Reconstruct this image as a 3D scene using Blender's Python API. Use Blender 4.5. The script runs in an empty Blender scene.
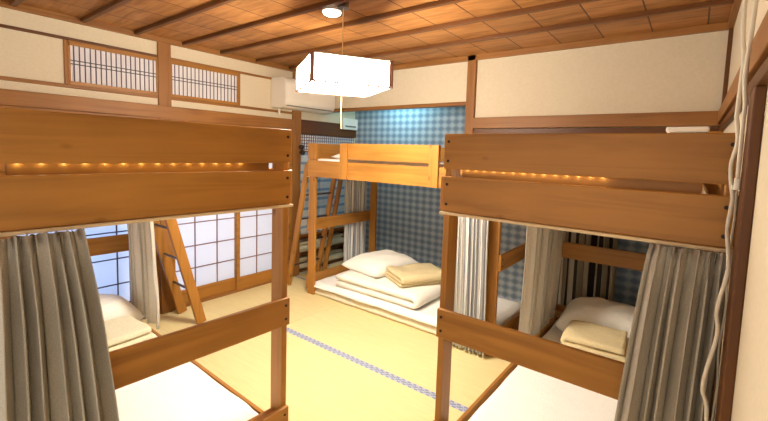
import bpy, bmesh, math, random
from math import sin, cos, pi
from mathutils import Vector, Matrix, noise
random.seed(4)
sc = bpy.context.scene
C = sc.collection

# ------------------------------------------------------------------ materials
def mat(name, col, rough=.6, spec=.3, emis=None, estr=0, metal=0, trans=0):
    m = bpy.data.materials.new(name); m.use_nodes = True
    b = m.node_tree.nodes['Principled BSDF']
    b.inputs['Base Color'].default_value = (*col, 1)
    b.inputs['Roughness'].default_value = rough
    b.inputs['Specular IOR Level'].default_value = spec
    b.inputs['Metallic'].default_value = metal
    if emis: b.inputs['Emission Color'].default_value = (*emis, 1); b.inputs['Emission Strength'].default_value = estr
    return m
def lin(r, g, b):
    f = lambda v: (v/255/12.92 if v/255 <= .04045 else ((v/255+.055)/1.055)**2.4)
    return (f(r), f(g), f(b))
class NT:
    def __init__(s, m): s.t = m.node_tree; s.b = s.t.nodes['Principled BSDF']
    def n(s, k, **kw):
        x = s.t.nodes.new(k)
        for a, v in kw.items(): setattr(x, a, v)
        return x
    def l(s, a, b): s.t.links.new(a, b)
    def coord(s, scale, kind='Object'):
        tc = s.n('ShaderNodeTexCoord'); mp = s.n('ShaderNodeMapping'); mp.inputs['Scale'].default_value = scale
        s.l(tc.outputs[kind], mp.inputs['Vector']); return mp.outputs['Vector']
    def ramp(s, fac, stops):
        r = s.n('ShaderNodeValToRGB'); e = r.color_ramp.elements
        while len(e) < len(stops): e.new(.5)
        for i, (p, c) in enumerate(stops): e[i].position = p; e[i].color = (*c, 1)
        s.l(fac, r.inputs['Fac']); return r.outputs['Color']
    def mix(s, kind, fac, a, b):
        x = s.n('ShaderNodeMix'); x.data_type = 'RGBA'; x.blend_type = kind
        for i, v in ((0, fac), (6, a), (7, b)):
            if hasattr(v, 'is_linked') or hasattr(v, 'links'): s.l(v, x.inputs[i])
            else: x.inputs[i].default_value = v if i == 0 else (*v, 1)
        return x.outputs[2]
    def math(s, op, a, b=None, c=None):
        x = s.n('ShaderNodeMath', operation=op)
        for i, v in enumerate((a, b, c)):
            if v is None: continue
            if isinstance(v, (int, float)): x.inputs[i].default_value = v
            else: s.l(v, x.inputs[i])
        return x.outputs[0]
    def bump(s, h, strength=.2, dist=.01):
        x = s.n('ShaderNodeBump'); x.inputs['Strength'].default_value = strength; x.inputs['Distance'].default_value = dist
        s.l(h, x.inputs['Height']); s.l(x.outputs['Normal'], s.b.inputs['Normal'])
def wood(name, base, axis, dark=.72, rough=.42, knots=True, spec=.35):
    """grain runs along the given local axis"""
    m = mat(name, base, rough, spec); t = NT(m)
    s = [14, 14, 14]; s[axis] = .9
    v = t.coord(s)
    n1 = t.n('ShaderNodeTexNoise'); n1.inputs['Scale'].default_value = 1.6; n1.inputs['Detail'].default_value = 5; n1.inputs['Distortion'].default_value = .7
    t.l(v, n1.inputs['Vector'])
    d = tuple(c*dark for c in (base[0], base[1]*.93, base[2]*.85))
    h = tuple(min(1, c*1.14) for c in base)
    col = t.ramp(n1.outputs['Fac'], [(.25, d), (.5, base), (.8, h)])
    v2 = t.coord((1.5, 1.5, 1.5)); n2 = t.n('ShaderNodeTexNoise'); n2.inputs['Scale'].default_value = 1.3
    t.l(v2, n2.inputs['Vector'])
    tone = t.ramp(n2.outputs['Fac'], [(.3, (.82, .8, .76)), (.7, (1.1, 1.1, 1.08))])
    col = t.mix('MULTIPLY', 1.0, col, tone)
    if knots:
        ks = [7.0, 7.0, 7.0]; ks[axis] = 3.6
        vv = t.n('ShaderNodeTexVoronoi'); vv.inputs['Scale'].default_value = 1.0; t.l(t.coord(ks), vv.inputs['Vector'])
        k = t.ramp(vv.outputs['Distance'], [(.05, (.42, .33, .25)), (.11, (1, 1, 1))])
        col = t.mix('MULTIPLY', .8, col, k)
    t.l(col, t.b.inputs['Base Color'])
    t.bump(n1.outputs['Fac'], .08, .004)
    return m
def fabric(name, col, rough=.9, scale=260, wr=.12, translucent=0, stripes=None):
    m = mat(name, col, rough, .1); t = NT(m)
    n = t.n('ShaderNodeTexNoise'); n.inputs['Scale'].default_value = scale; n.inputs['Detail'].default_value = 2
    t.l(t.coord((1, 1, 1)), n.inputs['Vector'])
    c = t.ramp(n.outputs['Fac'], [(.35, tuple(x*.88 for x in col)), (.65, tuple(min(1, x*1.06) for x in col))])
    n2 = t.n('ShaderNodeTexNoise'); n2.inputs['Scale'].default_value = 9; n2.inputs['Detail'].default_value = 4
    t.l(t.coord((1, 1, 1)), n2.inputs['Vector'])
    t.bump(n2.outputs['Fac'], wr*2, .02)
    if stripes:
        uv = t.n('ShaderNodeTexCoord'); sx = t.n('ShaderNodeSeparateXYZ'); t.l(uv.outputs['UV'], sx.inputs[0])
        ax, freq, width, scol = stripes
        f = t.math('FRACT', t.math('MULTIPLY', sx.outputs[ax], freq))
        f = t.math('LESS_THAN', f, width)
        c = t.mix('MIX', f, c, scol)
    t.l(c, t.b.inputs['Base Color'])
    if translucent:
        o = t.t.nodes['Material Output']; tr = t.n('ShaderNodeBsdfTranslucent'); t.l(c, tr.inputs['Color'])
        mx = t.n('ShaderNodeMixShader'); mx.inputs[0].default_value = translucent
        t.l(t.b.outputs[0], mx.inputs[1]); t.l(tr.outputs[0], mx.inputs[2]); t.l(mx.outputs[0], o.inputs['Surface'])
    return m
PINE = lin(168, 116, 50)
pineX, pineY, pineZ = (wood('pine_%s' % 'xyz'[a], PINE, a) for a in range(3))
OLD = lin(150, 102, 52)
oldX, oldY, oldZ = (wood('aged_cedar_%s' % 'xyz'[a], OLD, a, knots=False, rough=.5) for a in range(3))
DK = lin(100, 60, 26)
darkX, darkY, darkZ = (wood('dark_cedar_%s' % 'xyz'[a], DK, a, knots=False, rough=.45) for a in range(3))
plaster = mat('cream_plaster', lin(226, 212, 190), .95, .1)
_t = NT(plaster); _n = _t.n('ShaderNodeTexNoise'); _n.inputs['Scale'].default_value = 60; _n.inputs['Detail'].default_value = 4
_t.l(_t.coord((1, 1, 1)), _n.inputs['Vector'])
_t.l(_t.ramp(_n.outputs['Fac'], [(.3, lin(213, 200, 174)), (.7, lin(218, 206, 181))]), _t.b.inputs['Base Color']); _t.bump(_n.outputs['Fac'], .03, .001)
white_pl = mat('white_plastic', lin(232, 226, 214), .4, .4)
grey_pl = mat('grey_plastic', lin(120, 116, 110), .5, .4)
bolt_m = mat('dark_bolt_metal', lin(48, 30, 20), .4, .4, metal=.3)
metal_m = mat('brushed_steel', lin(150, 150, 150), .3, .5, metal=1)
rod_m = mat('dark_steel_rung', lin(92, 80, 72), .35, .5, metal=.7)
rail_m = mat('cream_curtain_track', lin(214, 190, 150), .5, .3)
cotton = fabric('white_cotton', lin(246, 242, 232), scale=300, wr=.2)
cotton2 = fabric('white_sheet', lin(248, 245, 238), scale=300, wr=.25)
mattress_m = fabric('cream_futon_ticking', lin(228, 216, 186), scale=200)
tan_bl = fabric('tan_fleece', lin(222, 204, 160), scale=180, wr=.5)
pale_bl = fabric('pale_fleece', lin(226, 218, 188), scale=180, wr=.5)
cur_grey = fabric('grey_beige_curtain', lin(176, 169, 156), scale=240)
cur_pale = fabric('pale_grey_curtain', lin(238, 232, 220), scale=240, translucent=.5)
cur_str = fabric('striped_curtain', lin(232, 230, 224), scale=240, translucent=.15, stripes=(0, 30, .36, lin(160, 164, 174)))
cur_dstr = fabric('wide_striped_curtain', lin(172, 160, 136), scale=240, stripes=(0, 7, .38, lin(58, 48, 40)))
blind_m = fabric('blue_striped_blind', lin(216, 220, 224), scale=240, stripes=(1, 9, .3, lin(140, 168, 196)))
cable_m = mat('ivory_cable', lin(214, 204, 186), .5, .3)
lattice_m = wood('lattice_wood', lin(136, 98, 82), 2, knots=False)
lat_dark = mat('dark_lattice', lin(92, 84, 96), .6, .2)  # on the near paper screens, the bars' backlit shade is put into this colour
# shoji paper: translucent
paper = mat('shoji_paper', lin(228, 230, 238), .9, .1)
_t = NT(paper); _o = _t.t.nodes['Material Output']; _tr = _t.n('ShaderNodeBsdfTranslucent'); _tr.inputs['Color'].default_value = (*lin(226, 232, 244), 1)
_mx = _t.n('ShaderNodeMixShader'); _mx.inputs[0].default_value = .55
_t.l(_t.b.outputs[0], _mx.inputs[1]); _t.l(_tr.outputs[0], _mx.inputs[2]); _t.l(_mx.outputs[0], _o.inputs['Surface'])
ranma_p = mat('transom_paper', lin(224, 222, 226), .9, .1)
# ceiling planks: seams along y, grain along y
ceil_m = mat('cedar_ceiling', OLD, .5, .35); _t = NT(ceil_m)
_v = _t.coord((1, 1, 1)); _s = _t.n('ShaderNodeSeparateXYZ'); _t.l(_v, _s.inputs[0])
_u = _t.math('DIVIDE', _s.outputs[0], .30); _f = _t.math('FRACT', _u); _id = _t.math('FLOOR', _u)
_row = _t.math('FLOOR', _t.math('DIVIDE', _s.outputs[1], .40))
_cb = _t.n('ShaderNodeCombineXYZ'); _t.l(_id, _cb.inputs[0]); _t.l(_row, _cb.inputs[1])
_wn = _t.n('ShaderNodeTexWhiteNoise'); _t.l(_cb.outputs[0], _wn.inputs['Vector'])
_n = _t.n('ShaderNodeTexNoise'); _n.inputs['Scale'].default_value = 2; _n.inputs['Detail'].default_value = 6; _n.inputs['Distortion'].default_value = 1.2
_t.l(_t.coord((1.3, 9, 1)), _n.inputs['Vector'])
_c = _t.ramp(_n.outputs['Fac'], [(.25, lin(128, 82, 40)), (.5, lin(164, 112, 60)), (.8, lin(188, 138, 84))])
_tone = _t.ramp(_wn.outputs['Value'], [(0, (.84, .82, .78)), (1, (1.1, 1.08, 1.04))])
_c = _t.mix('MULTIPLY', 1.0, _c, _tone)
_seam = _t.math('LESS_THAN', _f, .03)
_c = _t.mix('MIX', _seam, _c, lin(70, 36, 18))
_t.l(_c, _t.b.inputs['Base Color'])
# harlequin wallpaper
wp = mat('harlequin_wallpaper', (.4, .5, .6), .45, .4); _t = NT(wp)
_v = _t.coord((1, 1, 1)); _s = _t.n('ShaderNodeSeparateXYZ'); _t.l(_v, _s.inputs[0])
_h = _t.math('ADD', _s.outputs[0], _s.outputs[1])
_a = _t.math('COSINE', _t.math('MULTIPLY', _h, 2*pi/.094)); _b = _t.math('COSINE', _t.math('MULTIPLY', _s.outputs[2], 2*pi/.078))
_sum = _t.math('MULTIPLY_ADD', _t.math('ADD', _a, _b), .25, .5)
_c = _t.ramp(_sum, [(.0, lin(106, 120, 134)), (.4, lin(122, 138, 154)), (.6, lin(154, 164, 172)), (1, lin(174, 181, 185))])
_t.l(_c, _t.b.inputs['Base Color'])
# tatami: fine weave across mat
tat = mat('tatami_rush', lin(214, 194, 134), .75, .25); _t = NT(tat)
_n = _t.n('ShaderNodeTexNoise'); _n.inputs['Scale'].default_value = 3; _n.inputs['Detail'].default_value = 6
_t.l(_t.coord((2, 60, 2)), _n.inputs['Vector'])
_c = _t.ramp(_n.outputs['Fac'], [(.3, lin(222, 203, 146)), (.7, lin(232, 214, 160))])
_w = _t.n('ShaderNodeTexWave'); _w.inputs['Scale'].default_value = 90; _w.bands_direction = 'X'; _t.l(_t.coord((1, 1, 1)), _w.inputs['Vector'])
_c = _t.mix('MULTIPLY', .12, _c, _t.ramp(_w.outputs['Fac'], [(0, (.8, .8, .8)), (1, (1, 1, 1))]))
_t.l(_c, _t.b.inputs['Base Color']); _t.bump(_w.outputs['Fac'], .1, .002)
heri = mat('blue_border_cloth', lin(120, 132, 168), .85, .1); _t = NT(heri)
_ck = _t.n('ShaderNodeTexChecker'); _ck.inputs['Scale'].default_value = 1; _t.l(_t.coord((45, 45, 1)), _ck.inputs['Vector'])
_ck.inputs['Color1'].default_value = (*lin(132, 144, 180), 1); _ck.inputs['Color2'].default_value = (*lin(180, 184, 196), 1)
_t.l(_ck.outputs['Color'], _t.b.inputs['Base Color'])
subfloor = mat('subfloor_board', lin(120, 90, 60), .8, .1)
glow = mat('lantern_acrylic', lin(250, 240, 220), .5, .2, emis=(1, .91, .77), estr=82)
glow_b = mat('led_bulb_glow', (1, .9, .7), .5, .2, emis=(1, .78, .42), estr=25)

# ------------------------------------------------------------------ mesh helpers
def box(bm, x0, x1, y0, y1, z0, z1, bev=0.0, rot=None):
    vs = [bm.verts.new((x, y, z)) for x in (x0, x1) for y in (y0, y1) for z in (z0, z1)]
    fs = [bm.faces.new([vs[i] for i in f]) for f in ((0, 1, 3, 2), (4, 6, 7, 5), (0, 4, 5, 1), (2, 3, 7, 6), (0, 2, 6, 4), (1, 5, 7, 3))]
    if bev: 
        es = list({e for f in fs for e in f.edges})
        r = bmesh.ops.bevel(bm, geom=es, offset=bev, segments=2, profile=.5, affect='EDGES')
        vs = list({v for f in r['faces'] for v in f.verts} | {v for v in vs if v.is_valid})
    if rot: bmesh.ops.transform(bm, matrix=rot, verts=vs)
    return vs
def B(*a, bev=.003, rot=None):
    bm = bmesh.new(); box(bm, *a, bev=bev, rot=rot); return bm
def BB(lst, bev=0):
    bm = bmesh.new()
    for a in lst: box(bm, *a, bev=bev)
    return bm
def beam(bm, p0, p1, w, d, side=(1, 0, 0)):
    p0 = Vector(p0); p1 = Vector(p1); a = (p1-p0); L = a.length; a.normalize()
    s = Vector(side); s = (s - a*s.dot(a)).normalized(); n = a.cross(s)
    M = Matrix((s, n, a)).transposed().to_4x4(); M.translation = p0
    box(bm, -w/2, w/2, -d/2, d/2, 0, L, bev=.003, rot=M)
def tube(bm, pts, r, seg=8, caps=True):
    pts = [Vector(p) for p in pts]; rings = []
    up = Vector((.13, .27, .95))
    for i, p in enumerate(pts):
        a = (pts[min(i+1, len(pts)-1)]-pts[max(i-1, 0)]).normalized()
        u = a.cross(up)
        if u.length < .1: u = a.cross(Vector((1, .1, 0)))
        u.normalize(); w = a.cross(u)
        rings.append([bm.verts.new(p+u*r*cos(2*pi*k/seg)+w*r*sin(2*pi*k/seg)) for k in range(seg)])
    for a, b in zip(rings, rings[1:]):
        for k in range(seg): bm.faces.new((a[k], a[(k+1) % seg], b[(k+1) % seg], b[k]))
    if caps: bm.faces.new(rings[0][::-1]); bm.faces.new(rings[-1])
def smooth_path(pts, n=6):
    out = []; P = [Vector(p) for p in pts]; P = [P[0]]+P+[P[-1]]
    for i in range(1, len(P)-2):
        for k in range(n):
            t = k/n; a, b, c, d = P[i-1:i+3]
            out.append(.5*((2*b)+(c-a)*t+(2*a-5*b+4*c-d)*t*t+(-a+3*b-3*c+d)*t**3))
    out.append(P[-2]); return out
def obj(name, bm, m, parent=None, smooth=False, solid=0, sub=0):
    bmesh.ops.recalc_face_normals(bm, faces=bm.faces)
    me = bpy.data.meshes.new(name); bm.to_mesh(me); bm.free(); me.materials.append(m)
    o = bpy.data.objects.new(name, me); C.objects.link(o)
    if smooth:
        for p in me.polygons: p.use_smooth = True
    if solid:
        s = o.modifiers.new('thickness', 'SOLIDIFY'); s.thickness = solid; s.offset = 0
    if sub:
        s = o.modifiers.new('sub', 'SUBSURF'); s.levels = sub; s.render_levels = sub
    if parent: o.parent = parent
    return o
def tag(o, label, cat, group=None, kind=None):
    o['label'] = label; o['category'] = cat
    if group: o['group'] = group
    if kind: o['kind'] = kind
    return o
def thing(name, label, cat, loc=(0, 0, 0), rz=0, group=None):
    o = bpy.data.objects.new(name, None); C.objects.link(o); o.location = loc; o.rotation_euler = (0, 0, rz)
    o.empty_display_size = .1
    return tag(o, label, cat, group)
def struct(name, bm, m, label=None, parent=None):
    o = obj(name, bm, m, parent)
    if not parent: o['kind'] = 'structure'
    if label: o['label'] = label; 
    if label and not parent: o['category'] = name.split('_')[0]
    return o

# ------------------------------------------------------------------ soft goods
def cushion(sx, sy, h, p=3.2, seed=0, wr=.008, nx=34, ny=34, z0=0.0, edge=.25):
    """pillow: pinched corners, puffed middle. base at z0"""
    bm = bmesh.new(); top = []; bot = []
    for i in range(nx+1):
        rt = []; rb = []
        for j in range(ny+1):
            u = -1+2*i/nx; v = -1+2*j/ny
            # pinch sides
            x = u*(1-.06*(1-abs(v)**2)*0 - .05*(1-v*v)*abs(u)**6)*sx/2
            y = v*(1-.05*(1-u*u)*abs(v)**6)*sy/2
            e = max(0, (1-abs(u)**p))*max(0, (1-abs(v)**p)); e = e**.55
            w = noise.noise(Vector((x*6+seed, y*6, seed)))*wr*2+noise.noise(Vector((x*17+seed, y*17, 3)))*wr*.7
            rt.append(bm.verts.new((x, y, z0+h*edge+e*(h*(1-edge)+w)+.001)))
            rb.append(None if (i in (0, nx) or j in (0, ny)) else bm.verts.new((x, y, z0+h*edge*(1-min(1, e*2.2)))))
        top.append(rt); bot.append(rb)
    gb = lambda i, j: bot[i][j] or top[i][j]
    for i in range(nx):
        for j in range(ny):
            bm.faces.new((top[i][j], top[i+1][j], top[i+1][j+1], top[i][j+1]))
            q = [gb(i, j), gb(i, j+1), gb(i+1, j+1), gb(i+1, j)]
            bm.faces.new(q)
    return bm
def slab(x0, x1, y0, y1, z0, z1, seed=0, wr=.006, r=.04, nx=48, ny=40, sag=.0):
    """futon / mattress: rounded edges, gently uneven top"""
    bm = bmesh.new(); h = z1-z0; rings = []
    def topz(x, y):
        return noise.noise(Vector((x*3.1+seed, y*3.1, seed)))*wr*1.6+noise.noise(Vector((x*10+seed, y*9, 1)))*wr*.6
    grid = []
    for i in range(nx+1):
        row = []
        for j in range(ny+1):
            u = i/nx; v = j/ny; x = x0+(x1-x0)*u; y = y0+(y1-y0)*v
            dx = min(x-x0, x1-x); dy = min(y-y0, y1-y); d = min(dx, dy)
            t = max(0, 1-d/r); drop = (1-math.sqrt(max(0, 1-t*t)))*h*.42
            jx = noise.noise(Vector((y*4, seed, 2)))*.012*(1 if u in (0, 1) else 0)
            jy = noise.noise(Vector((x*4, seed, 5)))*.012*(1 if v in (0, 1) else 0)
            row.append(bm.verts.new((x+jx, y+jy, z1-drop+topz(x, y))))
        grid.append(row)
    for i in range(nx):
        for j in range(ny): bm.faces.new((grid[i][j], grid[i+1][j], grid[i+1][j+1], grid[i][j+1]))
    loop = [grid[i][0] for i in range(nx)]+[grid[nx][j] for j in range(ny)]+[grid[i][ny] for i in range(nx, 0, -1)]+[grid[0][j] for j in range(ny, 0, -1)]
    cx, cy = (x0+x1)/2, (y0+y1)/2; prev = loop
    for f, ins in ((.45, -.012), (.75, -.008), (1.0, .015)):
        ring = []
        for v in loop:
            zz = v.co.z+(z0-v.co.z)*f; d = Vector((v.co.x-cx, v.co.y-cy)); d = Vector((d.x/abs(x1-x0), d.y/abs(y1-y0)))
            ring.append(bm.verts.new((v.co.x-ins*2*d.x*1.4, v.co.y-ins*2*d.y*1.4, zz)))
        for k in range(len(loop)): bm.faces.new((prev[k], ring[k], ring[(k+1) % len(loop)], prev[(k+1) % len(loop)]))
        prev = ring
    bm.faces.new(prev)
    return bm
def folded(w, L, t, layers, seed=0, nw=22, wr=.006):
    """folded cloth: snake profile in local x (length L), extruded along y (width w); base z=0"""
    pts = []; r = t*.5
    for k in range(layers):
        z = t*(k+.5); n = 14
        sh = random.uniform(-.012, .012)
        xs = [(-L/2+t*.5)+(L-t)*i/n for i in range(n+1)]
        if k % 2: xs = xs[::-1]
        for i, x in enumerate(xs): pts.append((x+(sh if 0 < i < n else sh*.5), z))
        if k < layers-1:
            e = xs[-1]; s = 1 if e > 0 else -1
            for a in (-60, -30, 0, 30, 60): pts.append((e+s*t*.5*cos(math.radians(a)), z+t*.5+t*.5*sin(math.radians(a))))
    bm = bmesh.new(); cols = []
    hw = t*.46
    nrm = []
    for i in range(len(pts)):
        a = pts[max(0, i-1)]; b = pts[min(len(pts)-1, i+1)]; dx, dz = b[0]-a[0], b[1]-a[1]; l = math.hypot(dx, dz) or 1
        nrm.append((-dz/l, dx/l))
    for j in range(nw+1):
        v = -1+2*j/nw; y = v*w/2; A = []; Bt = []
        sc_ = 1-.35*max(0, abs(v)-.9)/.1
        for (x, z), (nx_, nz_) in zip(pts, nrm):
            n = noise.noise(Vector((x*7+seed, y*7, z*9)))*wr
            A.append(bm.verts.new((x+nx_*(hw*sc_+n), y, z+nz_*(hw*sc_+n)+n*.5*(z/t))))
            Bt.append(bm.verts.new((x-nx_*(hw*sc_), y, max(.001, z-nz_*(hw*sc_)+n*.5*(z/t)))))
        cols.append(A+Bt[::-1])
    m = len(cols[0])
    for a, b in zip(cols, cols[1:]):
        for k in range(m): bm.faces.new((a[k], a[(k+1) % m], b[(k+1) % m], b[k]))
    n = len(pts)
    for c in (cols[0], cols[-1]):
        for k in range(n-1): bm.faces.new((c[k], c[k+1], c[m-2-k], c[m-1-k]))
    return bm
def curtain(p0, p1, q0, q1, ztop, zbot, folds, amp, seed=0, nz=26, per=12, head=.03, gather=.5):
    """pleated hanging cloth. top edge p0->p1, bottom edge q0->q1 (x, y)"""
    bm = bmesh.new(); uvl = bm.loops.layers.uv.new('UVMap'); N = folds*per
    rnd = random.Random(seed); ph = [rnd.uniform(-.5, .5) for _ in range(folds+2)]; am = [rnd.uniform(.7, 1.25) for _ in range(folds+2)]
    rows = []
    for k in range(nz+1):
        f = k/nz; z = ztop+(zbot-ztop)*f; row = []
        a = Vector((p0[0]+(q0[0]-p0[0])*f**.8, p0[1]+(q0[1]-p0[1])*f**.8)); b = Vector((p1[0]+(q1[0]-p1[0])*f**.8, p1[1]+(q1[1]-p1[1])*f**.8))
        d = b-a; L = d.length; d.normalize(); n = Vector((-d.y, d.x))
        for i in range(N+1):
            s0 = i/N; s = s0; c = (s0+.045*sin(2*pi*s0+seed)*sin(2*pi*s0*1.5+seed*2))*folds; c = min(folds-1e-6, max(0, c)); ci = int(min(folds-1, c)); fr = c-ci
            A = amp*(am[ci]*(1-fr)+am[ci+1]*fr)*(gather+(1-gather)*min(1, f*5))
            w = 2*pi*c+ph[ci]*(1-fr)+ph[ci+1]*fr+.7*noise.noise(Vector((s*3, f*2, seed)))
            off = A*sin(w)+.25*A*sin(2*w+seed); along = .3*L/folds*sin(2*w)*.5
            off += amp*.5*noise.noise(Vector((s*folds*.6, f*3+seed, 7)))
            if f < .07: off += amp*.45*sin(2.6*w+1)*(1-f/.07)*(1 if head else 0)
            pt = a+d*(L*s+along*(0 if i in (0, N) else 1))+n*off
            row.append(bm.verts.new((pt.x, pt.y, z-(.004*sin(w) if k == 0 else 0))))
        rows.append(row)
    for k in range(nz):
        for i in range(N):
            fc = bm.faces.new((rows[k][i], rows[k][i+1], rows[k+1][i+1], rows[k+1][i]))
            for lp, (uu, vv) in zip(fc.loops, ((i, k), (i+1, k), (i+1, k+1), (i, k+1))): lp[uvl].uv = (uu/N, vv/nz)
    return bm

# ------------------------------------------------------------------ measurements (metres)
XW, XR, YB, YA, ZC = -3.602, .135, 3.427, 4.04, 2.365
Y0 = -1.6
ZN0, ZN1 = 1.677, 1.808

# ------------------------------------------------------------------ room shell
struct('floor', B(XW-.5, XR+.1, Y0, YA+.05, -.09, -.05, bev=0), subfloor, 'wooden subfloor under the tatami mats')
def mat_thing(x0, x1, y0, y1, label, borders=True):
    t = thing('tatami_mat', label, 'tatami mat', ((x0+x1)/2, (y0+y1)/2, -.05), group='tatami mats covering the floor')
    a, b = (x1-x0)/2-.0015, (y1-y0)/2-.0015; e = .027
    if y1-y0 > 1.2: e = 0
    obj('rush_surface', B(-a, a, -b+e, b-e, 0, .05, bev=.002), tat, t)
    for s in (-1, 1) if y1-y0 < 1.2 else ():
        obj('border', B(-a, a, min(s*b, s*(b-e)), max(s*b, s*(b-e)), 0, .05, bev=.001), heri, t)
yb = [-1.6, -.80, .165, 1.12, 2.079, 3.03, 3.6]
mats = [(XW, -2.622, 1.12, 3.03, 'long tatami mat below the paper screens with the short ladder on it'),
        (-2.622, -.72, 2.079, 3.03, 'long tatami mat in front of the far bunk bed, beyond the blue border band'),
        (-.72, XR, 2.079, 3.03, 'tatami mat under the middle of the right bunk bed'),
        (-2.622, -.88, 1.12, 2.079, 'open tatami mat mid room on the near side of the blue band'),
        (-.88, XR, 1.12, 2.079, 'tatami mat under the foot end of the right bunk bed'),
        (XW, -1.7, .165, 1.12, 'tatami mat under the left bunk bed'),
        (-1.7, XR, .165, 1.12, 'near tatami mat between the feet of the two front bunk beds'),
        (XW, -2.3, 3.03, YA, 'tatami mat in the alcove under the left half of the far bunk bed'),
        (-2.3, -.7, 3.03, YA, 'tatami mat in the alcove under the right half of the far bunk bed'),
        (-.7, XR, 3.03, YA, 'tatami mat in the alcove under the head of the right bunk bed')]
for m_ in mats: mat_thing(*m_)
struct('floor_front', BB([(XW, XR, Y0, .163, -.05, 0)]), tat, 'plain tatami covered floor nearest the viewer')

# ceiling
struct('ceiling', B(XW-.1, XR+.1, Y0, YA+.1, ZC, ZC+.05, bev=0), ceil_m, 'plank ceiling of orange brown cedar boards')
k = 1
for y in (.28, .66, 1.04, 1.39, 1.765, 2.115, 2.50, 2.92):
    struct('trim_%d' % k, B(XW, XR, y-.016, y+.016, ZC-.028, ZC, bev=.003), darkX, 'thin brown ceiling batten running across the planks'); k += 1
struct('trim_%d' % k, BB([(XW, XR, YB-.03, YB, ZC-.045, ZC)]), oldX, 'brown cornice strip between ceiling and rear wall'); k += 1
struct('trim_%d' % k, BB([(XW, XW+.03, Y0, YB, ZC-.04, ZC)]), oldY, 'brown cornice strip between ceiling and left wall'); k += 1
struct('trim_%d' % k, BB([(XR-.03, XR, Y0, YB, ZC-.04, ZC)]), oldY, 'brown cornice strip between ceiling and right wall'); k += 1

# left wall: band over the screens, plus the closet niche at its far end
struct('wall_left', BB([(XW-.08, XW, Y0, YA, 1.66, ZC), (XW-.08, XW, 4.02, YA+.05, 0, 1.66)]), plaster, 'cream plaster band of the left wall above the paper screens')
for (a, b, lab) in ((1.555, 1.66, 'square brown pillar between the two lattice transoms'), (2.98, 3.10, 'brown wall pillar at the end of the paper screens')):
    struct('trim_%d' % k, B(XW-.08, XW+.02, a, b, 0, ZC, bev=.004), oldZ, lab); k += 1
def longbeam(y0, y1, z0, z1, pr_, m, lab):
    global k
    struct('trim_%d' % k, B(XW-.02, XW+pr_, y0, y1, z0, z1, bev=.004), m, lab); k += 1
longbeam(Y0, 2.98, 1.70, 1.805, .03, oldY, 'wide brown rail along the left wall above the paper screens')
longbeam(3.10, YA, 1.65, 1.815, .02, darkY, 'dark brown lintel over the closet at the far end of the left wall')
struct('trim_%d' % k, B(XW-.09, XW+.012, Y0, 2.98, 1.641, 1.70, bev=.002), oldY, 'grooved head rail in which the paper screens slide'); k += 1
longbeam(Y0, 1.555, 2.196, 2.218, .01, darkY, 'thin dark strip above the white transom panel on the left wall')
longbeam(Y0, 1.555, 1.862, 1.888, .012, oldY, 'thin brown strip under the left lattice transom')
longbeam(1.66, 2.98, 1.862, 1.888, .012, oldY, 'thin brown strip under the right lattice transom')
longbeam(1.66, 2.98, 2.196, 2.218, .012, oldY, 'thin brown strip above the right lattice transom')
longbeam(.925, .95, 1.888, 2.196, .012, oldZ, 'short upright at the left end of the left lattice transom')
longbeam(2.30, 2.325, 1.888, 2.196, .012, oldZ, 'short upright at the right end of the right lattice transom')
# lattice transoms
def ranma(i, y0, y1, lab):
    o = struct('window_%d' % i, B(XW, XW+.003, y0, y1, 1.888, 2.196, bev=0), ranma_p, lab)
    bars = []
    n = 18
    for q in range(1, n): 
        y = y0+(y1-y0)*q/n; bars.append((XW+.003, XW+.009, y-.003, y+.003, 1.905, 2.17))
    for z in (2.035, 2.06): bars.append((XW+.003, XW+.010, y0, y1, z-.003, z+.003))
    fr = [(XW+.003, XW+.012, y0, y1, 1.888, 1.912), (XW+.003, XW+.012, y0, y1, 2.165, 2.196), (XW+.003, XW+.012, y0, y0+.012, 1.9, 2.18), (XW+.003, XW+.012, y1-.012, y1, 1.9, 2.18)]
    struct('lattice', BB(bars), lat_dark, parent=o); struct('frame', BB(fr), pineY, parent=o)
ranma(1, .95, 1.555, 'lattice transom of closely spaced thin bars left of the brown pillar')
ranma(2, 1.66, 2.30, 'lattice transom of closely spaced thin bars right of the brown pillar')
# paper screens
def shoji(i, y0, y1, xo, verts, lab, km):
    x = XW-.035+xo; st = .034
    o = struct('door_%d' % i, BB([(x-.014, x+.014, y0, y0+st, .03, 1.64), (x-.014, x+.014, y1-st, y1, .03, 1.64),
        (x-.014, x+.014, y0+st, y1-st, .03, .15), (x-.014, x+.014, y0+st, y1-st, 1.58, 1.64)]), pineY, lab)
    struct('paper', B(x-.008, x-.005, y0+st, y1-st, .15, 1.58, bev=0), paper, parent=o)
    struct('lattice', BB([(x-.005, x+.006, v-.004, v+.004, .15, 1.58) for v in verts]+[(x-.005, x+.006, y0+st, y1-st, z-.004, z+.004) for z in (.338, .549, .767, .98, 1.19, 1.40)]), km, parent=o)
shoji(1, -.40, .58, 0, [-.18, .04, .26], 'white paper sliding screen hidden mostly behind the near grey curtain', lat_dark)
shoji(2, .58, 1.555, .0, [.80, 1.02, 1.24], 'bluish backlit paper screen behind the head of the left bunk bed', lat_dark)
shoji(3, 1.66, 2.325, 0, [1.882, 2.101], 'white paper sliding screen behind the short ladder', lattice_m)
shoji(4, 2.29, 2.98, .03, [2.531, 2.755], 'white paper sliding screen next to the pillar at the far end', lattice_m)
struct('trim_%d' % k, B(XW-.08, XW+.0, Y0, 2.98, 0, .03, bev=.002), oldY, 'low wooden sill the paper screens slide on'); k += 1

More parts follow.
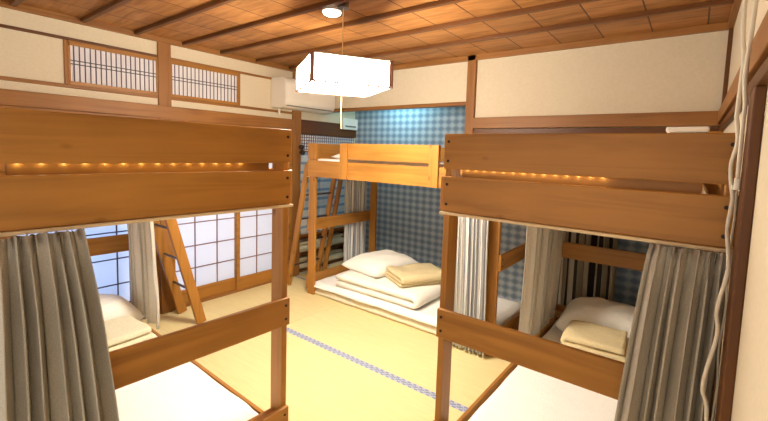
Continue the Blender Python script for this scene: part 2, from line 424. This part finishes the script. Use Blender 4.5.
# closet niche beyond the pillar
struct('wall_closet', BB([(XW-.62, XW-.58, 3.05, 4.06, 0, 1.66), (XW-.6, XW-.08, 3.04, 3.08, 0, 1.66), (XW-.6, XW-.08, 4.03, 4.07, 0, 1.66), (XW-.6, XW-.08, 3.05, 4.05, 1.64, 1.66), (XW-.6, XW, 3.05, 4.05, -.04, 0)]), plaster, 'plain cream lining of the closet niche')
o = struct('window_3', B(XW-.012, XW-.008, 3.10, 4.02, 1.46, 1.65, bev=0), ranma_p, 'fine square grid transom above the blue striped blind')
struct('lattice', BB([(XW-.008, XW-.002, y-.0035, y+.0035, 1.47, 1.65) for y in [3.10+.92*q/26 for q in range(27)]]+[(XW-.008, XW-.002, 3.10, 4.02, z-.0035, z+.0035) for z in (1.475, 1.51, 1.545, 1.58, 1.615, 1.645)]), lat_dark, parent=o)
t = thing('roll_blind', 'blue and white horizontally striped cloth blind in the closet behind the far bunk bed', 'blind', (XW-.03, 3.56, 0))
bm = curtain((0, -.45), (0, .45), (0, -.45), (0, .45), 1.44, .46, 6, .004, seed=3)
obj('cloth', bm, blind_m, t, smooth=True, solid=.002)
obj('slat', B(-.008, .008, -.455, .455, 1.44, 1.465), oldY, t); obj('slat', B(-.01, .01, -.455, .455, .44, .465), oldY, t)
t = thing('low_shelf', 'low dark brown shelf at the foot of the closet blind', 'shelf', (XW-.2, 3.56, 0))
for z in (0, .2, .40): obj('shelf_board', B(-.15, .15, -.44, .44, z, z+.025), darkY, t)
for s in (-1, 1): obj('side_panel', B(-.15, .15, min(s*.44, s*.455), max(s*.44, s*.455), 0, .425), darkZ, t)
for (z, lab) in ((.025, 'folded cream blanket on the bottom board of the dark closet shelf'), (.225, 'folded cream blanket on the middle board of the dark closet shelf')):
    o = obj('folded_blanket', folded(.8, .26, .045, 3, seed=z*50), pale_bl, smooth=True); o.location = (XW-.2, 3.56, z); tag(o, lab, 'blanket', 'blankets stored in the closet')

# rear wall: upper cream part in front of the papered alcove
struct('wall_rear', BB([(XW, -1.616, YB, YB+.06, 1.955, ZC), (-1.616, XR+.1, YB, YB+.06, ZN0+.02, ZC)]), plaster, 'cream plaster upper part of the rear wall')
struct('wall_alcove', BB([(XW-.02, XR+.1, YA, YA+.05, 0, ZC)]), wp, 'alcove back wall papered in blue and grey harlequin checks')
struct('ceiling_alcove', BB([(XW-.05, XR+.1, YB+.06, YA+.05, 2.2, 2.24)]), plaster, 'pale soffit inside the alcove')
struct('trim_%d' % k, B(XW, -1.69, YB-.02, YB+.07, 1.925, 1.958, bev=.003), oldX, 'slim brown lintel over the blue papered alcove'); k += 1
struct('trim_%d' % k, B(-1.69, -1.607, YB-.03, YB+.08, 1.50, ZC, bev=.004), oldZ, 'brown hanging post at the right side of the alcove lintel'); k += 1
struct('trim_%d' % k, B(-1.607, XR, YB-.035, YB+.07, ZN0+.035, ZN1, bev=.004), oldX, 'broad reddish brown rail across the right part of the rear wall'); k += 1
struct('trim_%d' % k, B(-1.607, XR, YB-.02, YB+.06, ZN0-.03, ZN0+.03, bev=.003), darkX, 'dark lower edge of the rail across the rear wall'); k += 1
struct('trim_%d' % k, B(.112, XR, YB-.03, YB+.02, ZN1, ZC, bev=.003), darkZ, 'slim dark upright in the far right corner'); k += 1
struct('trim_%d' % k, B(.06, XR, YB-.05, YB+.03, 0, ZN0, bev=.003), pineZ, 'pale wooden upright in the far right corner below the rail'); k += 1

# right wall
struct('wall_right', BB([(XR, XR+.1, .02, YA+.05, 0, ZC)]), plaster, 'cream plaster right wall')
struct('trim_%d' % k, B(.10, XR, .02, YB-.04, ZN0+.045, ZN1, bev=.004), oldY, 'wide brown rail along the right wall'); k += 1
struct('trim_%d' % k, B(.112, XR, .02, YB-.04, ZN0, ZN0+.04, bev=.003), darkY, 'dark groove strip under the rail of the right wall'); k += 1
struct('trim_%d' % k, B(.11, XR, 1.425, 1.545, 0, ZN0, bev=.004), darkZ, 'dark red brown pillar on the right wall beside the right bunk bed'); k += 1

# ------------------------------------------------------------------ bunk beds
def bunk(loc, rz, label, Z, W=1.008, L=2.05, low_sides=True):
    """local x: width, local y: length (foot end at y = 0), z up"""
    hT, h1b, h2t, h2b, hrt, hrb, hlow = Z
    t = thing('bunk_bed', label, 'bunk bed', loc, rz, 'wooden bunk beds'); bt = .022
    for x0, x1 in ((0, .03), (W-.03, W)):
        for y0, y1 in ((bt, bt+.09), (L-bt-.09, L-bt)):
            obj('post', B(x0, x1, y0, y1, 0, hT-.004, bev=.003), pineZ, t)
    for e in (0, 1):
        y0, y1 = (0, bt) if e == 0 else (L-bt, L)
        ya, yb_ = (y0-.003, y0+.004) if e == 0 else (y1-.004, y1+.003)
        for (nm, z0, z1) in (('guard_board', h1b, hT), ('end_board', h2b, h2t), ('end_rail', hrb, hrt), ('end_rail', .045, hlow)):
            p = obj(nm, B(0, W, y0, y1, z0, z1, bev=.004), pineX, t)
            for xx in (.024, W-.024):
                for zz in (z0+.035, z1-.035):
                    bm = bmesh.new(); tube(bm, [(xx, ya, zz), (xx, yb_, zz)], .0065, 12); obj('bolt', bm, bolt_m, p)
        # ledger behind the slot and slat support
        q0, q1 = (bt+.035, bt+.055) if e == 0 else (L-bt-.055, L-bt-.035)
        obj('ledger', B(.065, W-.085, q0, q1, h2b+.06, h1b+.02, bev=.003), pineX, t)
        if low_sides: obj('low_ledger', B(.031, W-.031, bt if e == 0 else L-bt-.07, bt+.07 if e == 0 else L-bt, .12, hlow-.03, bev=.003), pineX, t)
    for s in (0, 1):
        x0, x1 = (-.002, .0) if s == 0 else (W, W+.002)
        a, b = (-.022, -.0005) if s == 0 else (W+.0005, W+.022)
        obj('side_rail', B(a, b, bt, L-bt, h2b, h2t, bev=.004), pineY, t)
        g0, g1 = L*.233, L*.743
        obj('guard_board', B(a, b, g0, g1, h2t+.026, hT, bev=.004), pineY, t)
        c, d = (a-.018, a-.0005) if s == 0 else (b+.0005, b+.018)
        for y in (g0, g1-.085): obj('guard_batten', B(c, d, y, y+.085, h2b, hT, bev=.003), pineZ, t)
        if low_sides: 
            r0, r1 = (.031, .051) if s == 0 else (W-.051, W-.031)
            obj('low_side_rail', B(r0, r1, bt+.09, L-bt-.09, .05, .12, bev=.003), pineY, t)
    # slatted deck of the top bunk
    bm = bmesh.new()
    for q in range(14):
        y = .12+q*(L-.24-.07)/13; box(bm, .031, W-.031, y, y+.07, h2b+.035, h2b+.05, bev=0)
    obj('slatted_deck', bm, pineX, t)
    # curtain tracks under the end boards and sides
    obj('curtain_track', B(-.004, W+.004, -.012, .03, h2b-.012, h2b-.001, bev=.001), rail_m, t)
    return t
Zn = (1.5654, 1.4094, 1.3751, 1.2156, .7596, .6236, .2055)
Z2 = (1.5413, 1.385, 1.3698, 1.209, .765, .645, .185)
aR, aL = -.0084, -.0352
bunk((-.8948, 1.6057, 0), aR, 'right pine bunk bed in the foreground against the right wall', Zn)
LX, LY = -1.5029+1.05*sin(aL), 1.2449-1.05*cos(aL)
bunk((LX, LY, 0), pi/2+aL, 'left pine bunk bed in the foreground with its head at the paper screens', Zn, W=1.05)
bunk((-3.0866, 2.7622+1.008, 0), -pi/2, 'far pine bunk bed standing lengthways in the blue papered alcove', Z2, low_sides=False)
from_R = lambda x, y: (-.8948+x*cos(aR)-y*sin(aR), 1.6057+x*sin(aR)+y*cos(aR))
_c, _s_ = cos(pi/2+aL), sin(pi/2+aL)
from_L = lambda x, y: (LX+(x+.045)*_c-y*_s_, LY+(x+.045)*_s_+y*_c)

# LED strings in the slots
def led(name, base, rz, xs, label):
    t = thing('string_light', label, 'light string', (*base, 0), rz, 'bedside light strings')
    bm = bmesh.new(); tube(bm, [(xs[0]-.02, .034, 1.428), (xs[-1]+.02, .034, 1.428)], .003, 6); obj('wire', bm, cable_m, t)
    for x in xs:
        bm = bmesh.new(); bmesh.ops.create_uvsphere(bm, u_segments=8, v_segments=6, radius=.004, matrix=Matrix.Translation((x, .036, 1.4205))); obj('bulb', bm, glow_b, t, smooth=True)
        l = bpy.data.lights.new('string_bulb_light', 'POINT'); l.energy = LEDW; l.color = (1, .86, .58); l.shadow_soft_size = .004
        o = bpy.data.objects.new('string_bulb_light', l); C.objects.link(o); o.parent = t; o.location = (x, .0505, 1.408)
LEDW = .015
led('l', (LX, LY), pi/2+aL, [.09+.056*i for i in range(14)], 'glowing warm string light behind the slot of the left bunk bed')
led('r', (-.8948, 1.6057), aR, [.09+.042*i for i in range(14)], 'glowing warm string light behind the slot of the right bunk bed')

# ------------------------------------------------------------------ bedding
def put(o, loc, rz=0, rx=0, ry=0): o.location = loc; o.rotation_euler = (rx, ry, rz); return o
# left lower bunk (bed-local frame)
rzL = pi/2+aL
t = thing('futon', 'white sheeted futon in the lower left bunk', 'futon', (LX, LY, 0), rzL)
obj('mattress', slab(.06, .97, .16, 1.96, .001, .09, seed=1, wr=.002), mattress_m, t, smooth=True)
obj('sheet', slab(.055, .97, .15, 1.97, .092, .172, seed=2, wr=.006), cotton2, t, smooth=True)
x, y = from_L(.62, 1.76)
o = put(obj('pillow', cushion(.58, .42, .21, seed=5), cotton, smooth=True), (x, y, .172), rzL+.08); tag(o, 'white pillow at the screens in the lower left bunk', 'pillow', 'pillows')
x, y = from_L(.66, 1.33)
o = put(obj('folded_blanket', folded(.34, .32, .045, 3, seed=8), pale_bl, smooth=True), (x, y, .174), rzL+.1); tag(o, 'pale cream folded blanket in front of the left bunk pillow', 'blanket')
# right lower bunk
t = thing('futon', 'white sheeted futon in the lower right bunk', 'futon', (-.8948, 1.6057, 0), aR)
obj('mattress', slab(.09, .945, .13, 1.96, .001, .08, seed=11, wr=.002), mattress_m, t, smooth=True)
obj('sheet', slab(.085, .95, .12, 1.97, .082, .155, seed=12, wr=.006), cotton2, t, smooth=True)
o = put(obj('pillow', cushion(.66, .44, .24, seed=15), cotton, smooth=True), (-.42, 3.38, .155), .05); tag(o, 'white pillow at the far end of the lower right bunk', 'pillow', 'pillows')
o = put(obj('folded_blanket', folded(.34, .36, .042, 4, seed=18), tan_bl, smooth=True), (-.42, 2.93, .157), pi+.06); tag(o, 'tan folded blanket in front of the right bunk pillow', 'blanket')
# far bed
t = thing('futon', 'low cream edged futon spread on the floor in the far bunk', 'futon', (0, 0, 0))
obj('mattress', slab(-3.02, -1.17, 2.80, 3.66, .001, .07, seed=21, wr=.002), mattress_m, t, smooth=True)
obj('sheet', slab(-3.03, -1.16, 2.79, 3.67, .072, .13, seed=22, wr=.005), cotton2, t, smooth=True)
o = put(obj('folded_duvet', folded(.82, .96, .065, 2, seed=23, wr=.012), cotton, smooth=True), (-2.27, 3.24, .132), .0); tag(o, 'thick white folded duvet on the far bunk futon', 'duvet')
o = put(obj('pillow', cushion(.52, .66, .15, seed=25), cotton, smooth=True), (-2.52, 3.29, .263), -.12); tag(o, 'white pillow on the folded duvet of the far bunk', 'pillow', 'pillows')
o = put(obj('folded_blanket', folded(.50, .36, .036, 3, seed=28), tan_bl, smooth=True), (-2.015, 3.20, .263), pi/2+pi/2-.5); tag(o, 'tan folded blanket beside the pillow on the far bunk duvet', 'blanket')
# upper bunk of the far bed
o = obj('futon', slab(-3.03, -1.16, 2.797, 3.70, 1.262, 1.388, seed=31, r=.02, wr=.003), cotton2, smooth=True); tag(o, 'white futon on the top bunk of the far bed', 'futon')
o = put(obj('pillow', cushion(.36, .50, .07, seed=35), cotton, smooth=True), (-2.82, 3.25, 1.39)); tag(o, 'small white pillow on the top bunk of the far bed', 'pillow', 'pillows')
# right bed top bunk
o = obj('futon', slab(-.84, .06, 1.75, 3.58, 1.268, 1.37, seed=41), cotton2, smooth=True); tag(o, 'white futon on the top bunk of the right bed', 'futon')
t = thing('storage_box', 'flat white box showing over the guard board of the right bunk', 'box', (-.035, 2.45, 1.372), 0)
obj('box_body', B(-.075, .075, -.15, .15, 0, .235, bev=.01), white_pl, t); obj('lid', B(-.08, .08, -.155, .155, .236, .262, bev=.008), white_pl, t)

# ------------------------------------------------------------------ curtains
def hang(bm, m, label, th=.003):
    o = obj('curtain', bm, m, smooth=True, solid=th); return tag(o, label, 'curtain', 'privacy curtains of the bunk beds')
a0, a1 = from_L(-.035, -.022), from_L(.178, -.022); b0, b1 = from_L(-.06, -.075), from_L(.285, -.075)
hang(curtain(a0, a1, b0, b1, 1.2025, .10, 7, .034, seed=1, gather=.42), cur_grey, 'gathered grey beige curtain at the near corner of the left bunk bed')
a0, a1 = from_L(.948, 1.50), from_L(.948, 2.005); b0, b1 = from_L(.948, 1.36), from_L(.948, 1.96)
hang(curtain(a0, a1, b0, b1, 1.203, .20, 5, .022, seed=5), cur_pale, 'pale grey curtain on the far side of the left bunk bed next to the ladder')
a0, a1 = from_R(.80, -.022), from_R(1.0, -.022); b0, b1 = from_R(.715, -.07), from_R(.985, -.062)
hang(curtain(a0, a1, b0, b1, 1.2025, .10, 6, .034, seed=9, gather=.42), cur_grey, 'gathered grey beige curtain at the right corner of the right bunk bed')
a0, a1 = from_R(.062, 1.14), from_R(.062, 1.97); b0, b1 = from_R(.055, 1.04), from_R(.06, 1.76)
hang(curtain(a0, a1, b0, b1, 1.203, .18, 6, .022, seed=12), cur_pale, 'pale grey curtain on the left side of the right bunk bed near its pillow')
hang(curtain((-1.42, 2.705), (-1.125, 2.705), (-1.40, 2.71), (-1.10, 2.705), 1.2, .02, 8, .02, seed=14), cur_str, 'grey and white striped curtain at the right end of the far bunk bed')
hang(curtain((-3.125, 3.36), (-3.125, 3.74), (-3.125, 3.37), (-3.125, 3.74), 1.2, .08, 7, .014, seed=17), cur_str, 'grey and white striped curtain at the left end of the far bunk bed')
hang(curtain((-.92, 3.90), (-.46, 3.90), (-.92, 3.90), (-.46, 3.90), 1.6, .06, 5, .03, seed=19), cur_dstr, 'dark striped curtain against the checked wall behind the right bunk pillow')

# ------------------------------------------------------------------ ladders
def ladder(label, feet, tops, w, d, side, rungs, rm, group=None):
    t = thing('bunk_ladder', label, 'ladder', ((feet[0][0]+feet[1][0])/2, (feet[0][1]+feet[1][1])/2, 0)); o0 = t.location
    for f, u in zip(feet, tops):
        bm = bmesh.new(); beam(bm, Vector(f)-o0, Vector(u)-o0, w, d, side); obj('rail', bm, pineZ, t)
    for z in rungs:
        P = [Vector(f)+(Vector(u)-Vector(f))*((z-f[2])/(u[2]-f[2]))-o0 for f, u in zip(feet, tops)]
        bm = bmesh.new(); tube(bm, P, .010, 10); obj('rung', bm, rm, t)
    return t
lad = ladder('short wooden ladder with dark rungs leaning on the left bunk bed before the paper screens', [(-3.172, 1.69, .006), (-3.50, 1.69, .006)], [(-3.172, 1.315, 1.40), (-3.50, 1.315, 1.40)], .035, .075, (1, 0, 0), [.30, .56, .82, 1.08, 1.32], rod_m)
lad2 = ladder('wooden ladder leaning on the left end of the far bunk bed', [(-3.41, 2.80, .006), (-3.41, 3.22, .006)], [(-3.128, 2.80, 1.33), (-3.128, 3.22, 1.33)], .03, .055, (0, 1, 0), [.22, .48, .74, 1.0, 1.25], rod_m)
bm = bmesh.new(); beam(bm, (-3.41, 3.33, .006), (-3.128, 3.33, 1.33), .03, .05, (0, 1, 0))
tag(obj('wooden_pole', bm, pineZ), 'loose wooden pole leaning behind the ladder of the far bunk bed', 'pole')
for (y, z) in ((3.065, 1.50), (3.085, 1.44)):
    t = thing('wall_hook', 'upper dark knob hook on the pillar left of the far bunk bed' if z > 1.47 else 'lower dark knob hook on the pillar left of the far bunk bed', 'hook', (XW+.02, y, z), group='hooks on the pillar')
    bm = bmesh.new(); tube(bm, [(0, 0, 0), (.03, 0, 0)], .010, 10); obj('stem', bm, bolt_m, t)
    bm = bmesh.new(); bmesh.ops.create_uvsphere(bm, u_segments=16, v_segments=10, radius=.03, matrix=Matrix.Translation((.045, 0, 0))); obj('knob', bm, bolt_m, t, smooth=True)

# ------------------------------------------------------------------ pendant lantern
LC = (-1.75, 1.83); S = .46; zb, zt = 1.85, 1.995
t = thing('pendant_lantern', 'glowing white box lantern with brown corner strips hanging from the ceiling', 'lamp', (LC[0], LC[1], 0), math.radians(59))
h = S/2
bm = bmesh.new(); box(bm, -h, h, -h, h, zb, zt, bev=.004); obj('lamp_shade', bm, glow, t)
obj('top_cover', B(-h-.004, h+.004, -h-.004, h+.004, zt+.0005, zt+.008, bev=.002), white_pl, t)
for sx in (-1, 1):
    for sy in (-1, 1):
        f = obj('corner_strip', BB([(min(sx*h, sx*(h+.008)), max(sx*h, sx*(h+.008)), sy*h-.012, sy*h+.012, zb-.006, zt+.006), (sx*h-.012, sx*h+.012, min(sy*h, sy*(h+.008)), max(sy*h, sy*(h+.008)), zb-.006, zt+.006)]), lattice_m, t)
for s in (-1, 1):
    obj('lower_strip', BB([(-h, h, min(s*h, s*(h+.006)), max(s*h, s*(h+.006)), zb-.006, zb+.004)]), lattice_m, t)
    obj('lower_strip', BB([(min(s*h, s*(h+.006)), max(s*h, s*(h+.006)), -h, h, zb-.006, zb+.004)]), lattice_m, t)
bm = bmesh.new(); tube(bm, [(0, 0, zt), (0, 0, ZC-.03)], .003, 8); obj('rod', bm, rail_m, t)
bm = bmesh.new(); tube(bm, [(0, 0, ZC-.035), (0, 0, ZC-.012), (0, 0, ZC-.001)], .035, 20); obj('ceiling_rose', bm, metal_m, t)
bm = bmesh.new(); tube(bm, [(0, 0, zb-.001), (0, 0, zb-.12), (.002, 0, zb-.24)], .0014, 6); obj('pull_cord', bm, rail_m, t)
t = thing('ceiling_bulb', 'small round bright ceiling fitting beside the lantern rod', 'light', (-1.885, 1.868, ZC-.001))
bm = bmesh.new(); tube(bm, [(0, 0, 0), (0, 0, -.02)], .06, 24); obj('base', bm, white_pl, t)
bm = bmesh.new(); bmesh.ops.create_uvsphere(bm, u_segments=24, v_segments=12, radius=.058, matrix=Matrix.Translation((0, 0, -.018)) @ Matrix.Diagonal((1, 1, .5, 1)))
obj('glass_dome', bm, mat('ceiling_bulb_glow', (1, 1, 1), .4, .3, emis=(1, .9, .7), estr=14), t, smooth=True)

# ------------------------------------------------------------------ air conditioner
t = thing('air_conditioner', 'white wall mounted air conditioner high on the left wall near the corner', 'air conditioner', (XW, 2.69, 1.905))
bm = bmesh.new(); prof = [(0, .31), (.19, .31), (.235, .29), (.25, .25), (.25, .07), (.235, .03), (.18, 0), (0, 0)]
fr_ = [[bm.verts.new((x, y, z)) for x, z in prof] for y in (0, .72)]
bm.faces.new(fr_[0]); bm.faces.new(fr_[1][::-1]); n_ = len(prof)
for q in range(n_): bm.faces.new((fr_[0][q], fr_[0][(q+1) % n_], fr_[1][(q+1) % n_], fr_[1][q]))
bmesh.ops.bevel(bm, geom=bm.edges[:], offset=.006, segments=2, affect='EDGES')
obj('casing', bm, white_pl, t)
obj('front_panel', B(.2505, .256, .02, .70, .085, .245, bev=.002), white_pl, t)
obj('louvre', B(.19, .245, .04, .68, -.004, .002, bev=.001, rot=Matrix.Translation((0, 0, .02)) @ Matrix.Rotation(0, 4, 'Y')), grey_pl, t)
bm = bmesh.new(); tube(bm, [(.03, .09, .0), (.03, .09, -.07)], .012, 10); obj('drain_hose', bm, white_pl, t)
t = thing('junction_box', 'small white square box on the lintel near the blue alcove', 'box', (XW+.021, 3.875, 1.745))
obj('case', B(0, .05, -.14, .14, 0, .14, bev=.008), white_pl, t); obj('vent', B(.05, .053, -.10, .10, .03, .05), grey_pl, t)

# ------------------------------------------------------------------ cables on the right
_cp = lambda L: [p if p[2] > 1.22 else (p[0]*.965, p[1]*.965, 1.4758+(p[2]-1.4758)*.965) for p in L[:-2]]+L[-2:]
bm = bmesh.new(); tube(bm, smooth_path(_cp([(.088, 1.52, 2.30), (.079, 1.51, 1.93), (.083, 1.51, 1.81), (.088, 1.51, 1.77), (.086, 1.51, 1.626), (.086, 1.51, 1.60), (.094, 1.52, 1.536), (.086, 1.53, 1.476), (.088, 1.53, 1.432), (.096, 1.53, 1.378), (.095, 1.53, 1.34), (.092, 1.53, 1.279), (.103, 1.53, 1.171), (.088, 1.53, 1.041), (.094, 1.53, .963), (.073, 1.53, .799), (.09, 1.53, .695), (.085, 1.475, .3), (.09, 1.475, .02)])), .0055, 8)
tag(obj('cable', bm, cable_m, smooth=True), 'thick ivory cable hanging wavy in front of the right bunk bed corner', 'cable')
bm = bmesh.new(); tube(bm, smooth_path([(.098, 1.50, 2.30), (.100, 1.50, 1.925), (.096, 1.50, 1.785), (.094, 1.50, 1.714), (.100, 1.50, 1.639), (.100, 1.50, 1.594), (.100, 1.50, 1.508), (.101, 1.50, 1.434)]), .0055, 8)
t = thing('power_cord', 'short ivory cord ending in a white socket beside the dark pillar', 'cable', (0, 0, 0)); obj('cord', bm, cable_m, t, smooth=True)
obj('socket', B(.094, .107, 1.49, 1.51, 1.40, 1.434, bev=.004), white_pl, t); obj('plug', B(.09, .1045, 1.5105, 1.522, 1.40, 1.412, bev=.002), white_pl, t)
bm = bmesh.new(); tube(bm, smooth_path([(.104, 1.535, 1.40), (.106, 1.55, 1.30), (.101, 1.55, 1.18), (.108, 1.55, 1.05), (.102, 1.55, .92), (.107, 1.55, .8), (.103, 1.55, .6), (.106, 1.55, .02)]), .003, 8)
tag(obj('cable', bm, cable_m, smooth=True), 'thin pale cable running down between the right curtain and dark pillar', 'cable')

# ------------------------------------------------------------------ lights
def area(name, loc, rot, sx, sy, e, col):
    l = bpy.data.lights.new(name, 'AREA'); l.shape = 'RECTANGLE'; l.size = sx; l.size_y = sy; l.energy = e; l.color = col
    o = bpy.data.objects.new(name, l); C.objects.link(o); o.location = loc; o.rotation_euler = rot; return o
area('daylight_near_screens', (XW-.6, .7, .9), (0, -pi/2, 0), 1.6, 1.9, 30, (.18, .5, 1))
area('daylight_far_screens', (XW-.6, 2.3, .9), (0, -pi/2, 0), 1.6, 1.0, 6, (.85, .88, 1))
area('alcove_lamp', (-2.80, YB+.25, 2.17), (math.radians(35), 0, 0), .25, .04, 7, (.40, .85, 1))
w = bpy.data.worlds.new('world'); sc.world = w; w.use_nodes = True
bg = w.node_tree.nodes['Background']; bg.inputs[0].default_value = (1, .92, .80, 1); bg.inputs[1].default_value = 1.6

# ------------------------------------------------------------------ camera
F, yaw, pitch, roll = 403.1562, .6517, -.0847, .0316
ppx, ppy = 384.35, 186.14
f = Vector((-sin(yaw)*cos(pitch), cos(yaw)*cos(pitch), sin(pitch))); r = Vector((cos(yaw), sin(yaw), 0)); u = r.cross(f)
r2 = cos(roll)*r+sin(roll)*u; u2 = -sin(roll)*r+cos(roll)*u
cam = bpy.data.cameras.new('camera'); co = bpy.data.objects.new('camera', cam); C.objects.link(co)
M = Matrix((r2, u2, -f)).transposed().to_4x4(); M.translation = (0, 0, 1.4758); co.matrix_world = M
cam.sensor_width = 36; cam.lens = 36*F/768; cam.shift_x = (384-ppx)/768; cam.shift_y = (ppy-210.5)/768
cam.clip_start = .02
sc.camera = co
sc.view_settings.view_transform = 'Standard'; sc.view_settings.look = 'None'; sc.view_settings.gamma = 1
sc.view_settings.exposure = 0.0
sc.view_settings.use_curve_mapping = False
